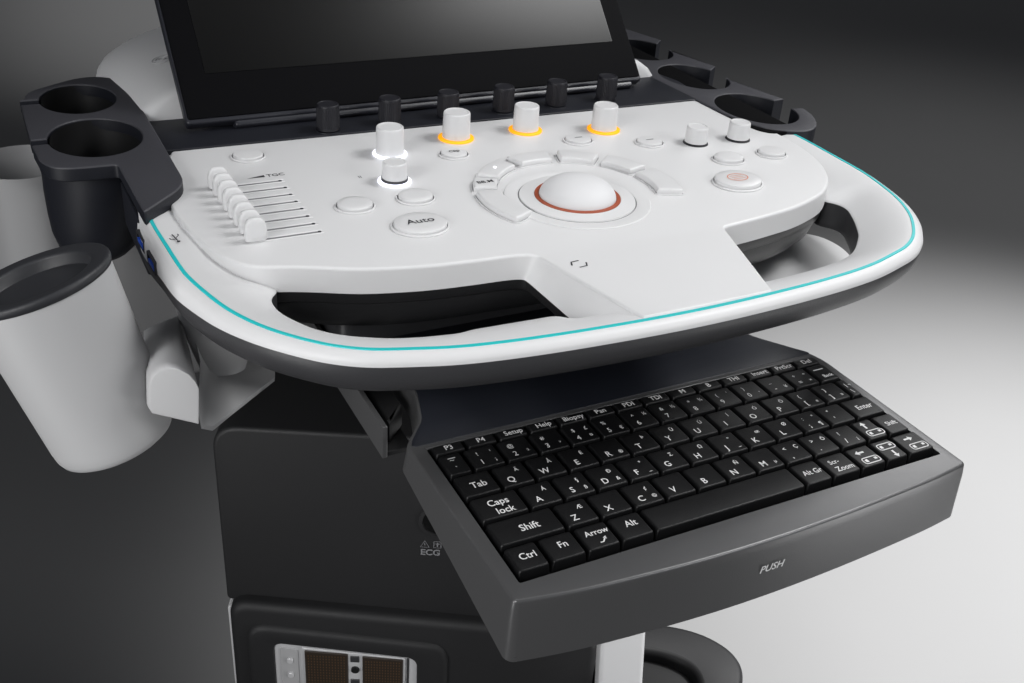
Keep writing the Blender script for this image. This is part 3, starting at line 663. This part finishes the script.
# --- white cable hooks, one each side
FP = [(-.2434,.0746,.0200),(-.2422,.0739,.0330),(-.2400,.0728,.0387),(-.2368,.0712,.0422),(-.2333,.0694,.0441),(-.2289,.0672,.0434),(-.2246,.0650,.0404),(-.2221,.0637,.0362),(-.2211,.0632,.0324),(-.2227,.0640,.0118),(-.2421,.0739,.0166)]
BP = [(-.2298,.1821,-.0123),(-.2285,.1814,.0003),(-.2259,.1801,.0024),(-.2222,.1782,.0046),(-.2190,.1766,.0068),(-.2153,.1747,.0090),(-.2122,.1731,.0105),(-.2096,.1718,.0120),(-.2084,.1712,.0089),(-.2070,.1704,-.0106),(-.2274,.1808,-.0135)]
def bracket(sx, label):
    def S(p): return Vector((sx*p[0], p[1], p[2]))
    def inset(pr, k, dy):
        c = sum((S(p) for p in pr), Vector())/len(pr); return [c+(S(p)-c)*k+Vector((0, dy, 0)) for p in pr]
    mb = MB(); mb.loft([inset(FP, .90, -.0014), inset(FP, .96, -.0012), inset(FP, 1, 0), inset(FP, 1, .003), inset(BP, 1, -.002), inset(BP, .96, 0)], 'cup', True, True, True)
    o = part(mb, 'cable_hook', smooth=50, label=label)
    mb = MB()   # floor of the hook, running inward under the post
    g0 = [(-.2212,.0634,.0310),(-.2222,.0638,.0180),(-.2218,.0618,.0128),(-.2170,.0605,.0112),(-.2050,.0720,.0100),(-.1900,.0890,.0060),(-.1744,.1060,.0022)]
    g1 = [(-.2130,.1000,.0240),(-.2110,.1020,.0180),(-.2080,.1040,.0135),(-.2020,.1080,.0100),(-.1920,.1170,.0070),(-.1780,.1290,.0030),(-.1640,.1420,-.0010)]
    g2 = [(-.2060,.1500,.0100),(-.2040,.1500,.0060),(-.2000,.1510,.0030),(-.1930,.1540,.0010),(-.1820,.1580,-.0010),(-.1700,.1640,-.0040),(-.1560,.1700,-.0080)]
    up = [[S(p) for p in g] for g in (g0, g1, g2)]; dn = [[p+Vector((-.0004,-.0004,-.0022)) for p in g] for g in up]
    mb.loft([d+u[::-1] for d, u in zip(dn, up)], 'cup', True, True, True)
    q = part(mb, 'hook_floor', smooth=50); q.parent = o; q.location = (0,0,0)
    mb = MB(); R = []
    for x, y, z, r, k in ((-.1880,.1980,.0400,.0180,1.5),(-.1914,.1860,.0216,.0182,1.5),(-.1934,.1700,.0154,.0176,1.5),(-.1955,.1490,.0125,.0158,1.5),(-.1975,.1300,.0115,.0138,1.5),(-.1985,.1170,.0105,.0125,1.45),(-.1992,.1130,.0085,.0112,1.4)):
        R.append([S((x+r*math.cos(2*PI*j/40), y+r*k*.7*math.sin(2*PI*j/40), z-.25*r*math.sin(2*PI*j/40))) for j in range(40)])
    mb.loft(R, 'cup', True, True, True)
    q = part(mb, 'hook_post', smooth=60); q.parent = o; q.location = (0,0,0)
bracket(1, 'white cable hook with a rounded end at the left')
mb = MB(); o = ccw(fillet([(.110,.075),(.200,.072),(.2145,.100),(.209,.130),(.150,.150),(.110,.150)], .022, 8))
mb.loft([ring(offset(o,-.012), .000), ring(offset(o,-.003), .006), ring(o, .015), ring(offset(o,-.0006), .0182), ring(offset(o,-.0020), .0195), ring(offset(o,-.004), .0200)], 'white', True, True, True)
part(mb, 'side_housing', smooth=60, label='white rounded housing seen through the right grip hole')

# ------------------------------------------------------------------ loose cups
T0 = Vector((-.2800,.1235,.0705)); B0 = Vector((-.2560,.1085,-.0195))
ax = (T0-B0).normalized(); Lc = (T0-B0).length
xx = Vector((1,0,0)); xx = (xx-ax*xx.dot(ax)).normalized(); yy = ax.cross(xx)
FC = Matrix(((xx.x,yy.x,ax.x,0),(xx.y,yy.y,ax.y,0),(xx.z,yy.z,ax.z,0),(0,0,0,1)))
cup = empty('gel_cup', B0)
tag(cup, 'large tapered pale grey cup with a thick charcoal rim, left of the cable hook', 'cup')
mb = MB(); mb.lathe([(.0200,0),(.0262,.0006),(.0287,.0022),(.0300,.0052),(.0306,.0100),(.0344,Lc-.006),(.0343,Lc-.0030)], 'cup', 96, FC, cap1=False)
o = mb.build('cup_body', cup, smooth=60)
mb = MB(); mb.lathe([(.0342,Lc-.0034),(.0350,Lc-.0030),(.0355,Lc-.0010),(.0354,Lc+.0004),(.0349,Lc+.0012),(.0340,Lc+.0014),(.0275,Lc+.0010),(.0264,Lc+.0006),(.0260,Lc-.0004),(.0257,Lc-.0045),(.0252,Lc-.0052),(.001,Lc-.0056)], 'cuprim', 96, FC, cap0=False)
o = mb.build('cup_insert', cup, smooth=50); o['label'] = 'charcoal rim and sunken floor of the cup'
cup2 = empty('tall_cup', (-.2669,.4134,-.09))
tag(cup2, 'plain white open cylinder standing behind the charcoal cup rack at the far left edge', 'cup')
mb = MB(); mb.lathe([(.027,-.03),(.0305,-.026),(.0320,.02),(.0338,.1080),(.0336,.1095),(.0330,.1095),(.0322,.1080),(.0300,-.02),(.001,-.0205)], 'cup', 96)
mb.build('cup_body', cup2, smooth=60)

# ------------------------------------------------------------------ studio sweep
mb = MB(); prof = [(-3.5, -.85),(3.2, -.85)]
for k in range(1, 25):
    a = PI/2*k/24; prof.append((3.2+2.2*math.sin(a), -.85+2.2*(1-math.cos(a))))
prof.append((5.4, 5.5))
mb.loft([[(-6.5, y, z) for y, z in prof], [(9, y, z) for y, z in prof]], 'paper', closed=False)
o = mb.build('studio_backdrop', None, smooth=60); o['kind'] = 'structure'

# ------------------------------------------------------------------ camera
cam = bpy.data.cameras.new('camera'); co = bpy.data.objects.new('camera', cam); C.objects.link(co); bpy.context.scene.camera = co
cam.sensor_width = 36; cam.lens = 1065.899/1024*36; cam.clip_start = .02; cam.clip_end = 60
Rw = [[0.8916892499642973,-0.4480812073550,0.064136674818],[-0.178694653556443,-0.478649569125,-0.859629461318],[0.415882798671811,0.755061468750,-0.506876391418]]
m = Matrix(((Rw[0][0],-Rw[1][0],-Rw[2][0],-.29396461),(Rw[0][1],-Rw[1][1],-Rw[2][1],-.36788125),(Rw[0][2],-Rw[1][2],-Rw[2][2],.31283815),(0,0,0,1)))
co.matrix_world = m

# ------------------------------------------------------------------ light
def area_l(name, loc, aim, sx, sy, power, col=(1,1,1), spread=180):
    l = bpy.data.lights.new(name, 'AREA'); l.shape = 'RECTANGLE'; l.size = sx; l.size_y = sy; l.energy = power; l.color = col; l.spread = math.radians(spread)
    o = bpy.data.objects.new(name, l); C.objects.link(o); o.location = loc
    o.rotation_euler = (Vector(aim)-Vector(loc)).to_track_quat('-Z', 'Y').to_euler(); return o
def spot_l(name, loc, aim, ang, power, blend=1., r=.1):
    l = bpy.data.lights.new(name, 'SPOT'); l.energy = power; l.spot_size = math.radians(ang); l.spot_blend = blend; l.shadow_soft_size = r
    o = bpy.data.objects.new(name, l); C.objects.link(o); o.location = loc
    o.rotation_euler = (Vector(aim)-Vector(loc)).to_track_quat('-Z', 'Y').to_euler(); return o
area_l('key_softbox', (.80,-.02,1.12), (.05,.14,.05), .46, .46, 1.85, spread=75)
area_l('top_softbox', (-.08,.20,1.00), (-.02,.14,.05), .5, .4, .15, spread=50)
area_l('fill_softbox', (-.95,-.50,.42), (-.15,.05,.0), .6, .6, .93, spread=50)
area_l('left_strip', (-1.15,-.20,-.20), (-.15,.02,.0), .25, .7, .55, spread=60)
area_l('front_strip', (.60,-.76,.58), (.03,-.05,.0), .75, .10, .50, spread=60)
area_l('back_softbox', (.95,.48,.64), (.08,-.02,.0), .4, .3, .34, spread=70)
area_l('low_softbox', (.85,-.75,-.45), (.10,.10,-.30), .4, .4, .45, spread=50)
spot_l('floor_spot', (1.5,.10,1.7), (1.25,.22,-.85), 62, 1190, 1., .15)
spot_l('floor_wide', (2.4,1.2,2.0), (2.35,1.6,-.85), 74, 90, 1., .2)
spot_l('backdrop_spot', (.70,2.6,2.4), (.82,4.0,-.85), 46, 310, 1., .2)
w = bpy.data.worlds.new('World'); bpy.context.scene.world = w; w.use_nodes = True
w.node_tree.nodes['Background'].inputs[0].default_value = (.9,.93,1,1); w.node_tree.nodes['Background'].inputs[1].default_value = .13
vs = bpy.context.scene.view_settings; vs.view_transform = 'Standard'; vs.look = 'None'; vs.exposure = 0; vs.gamma = 1
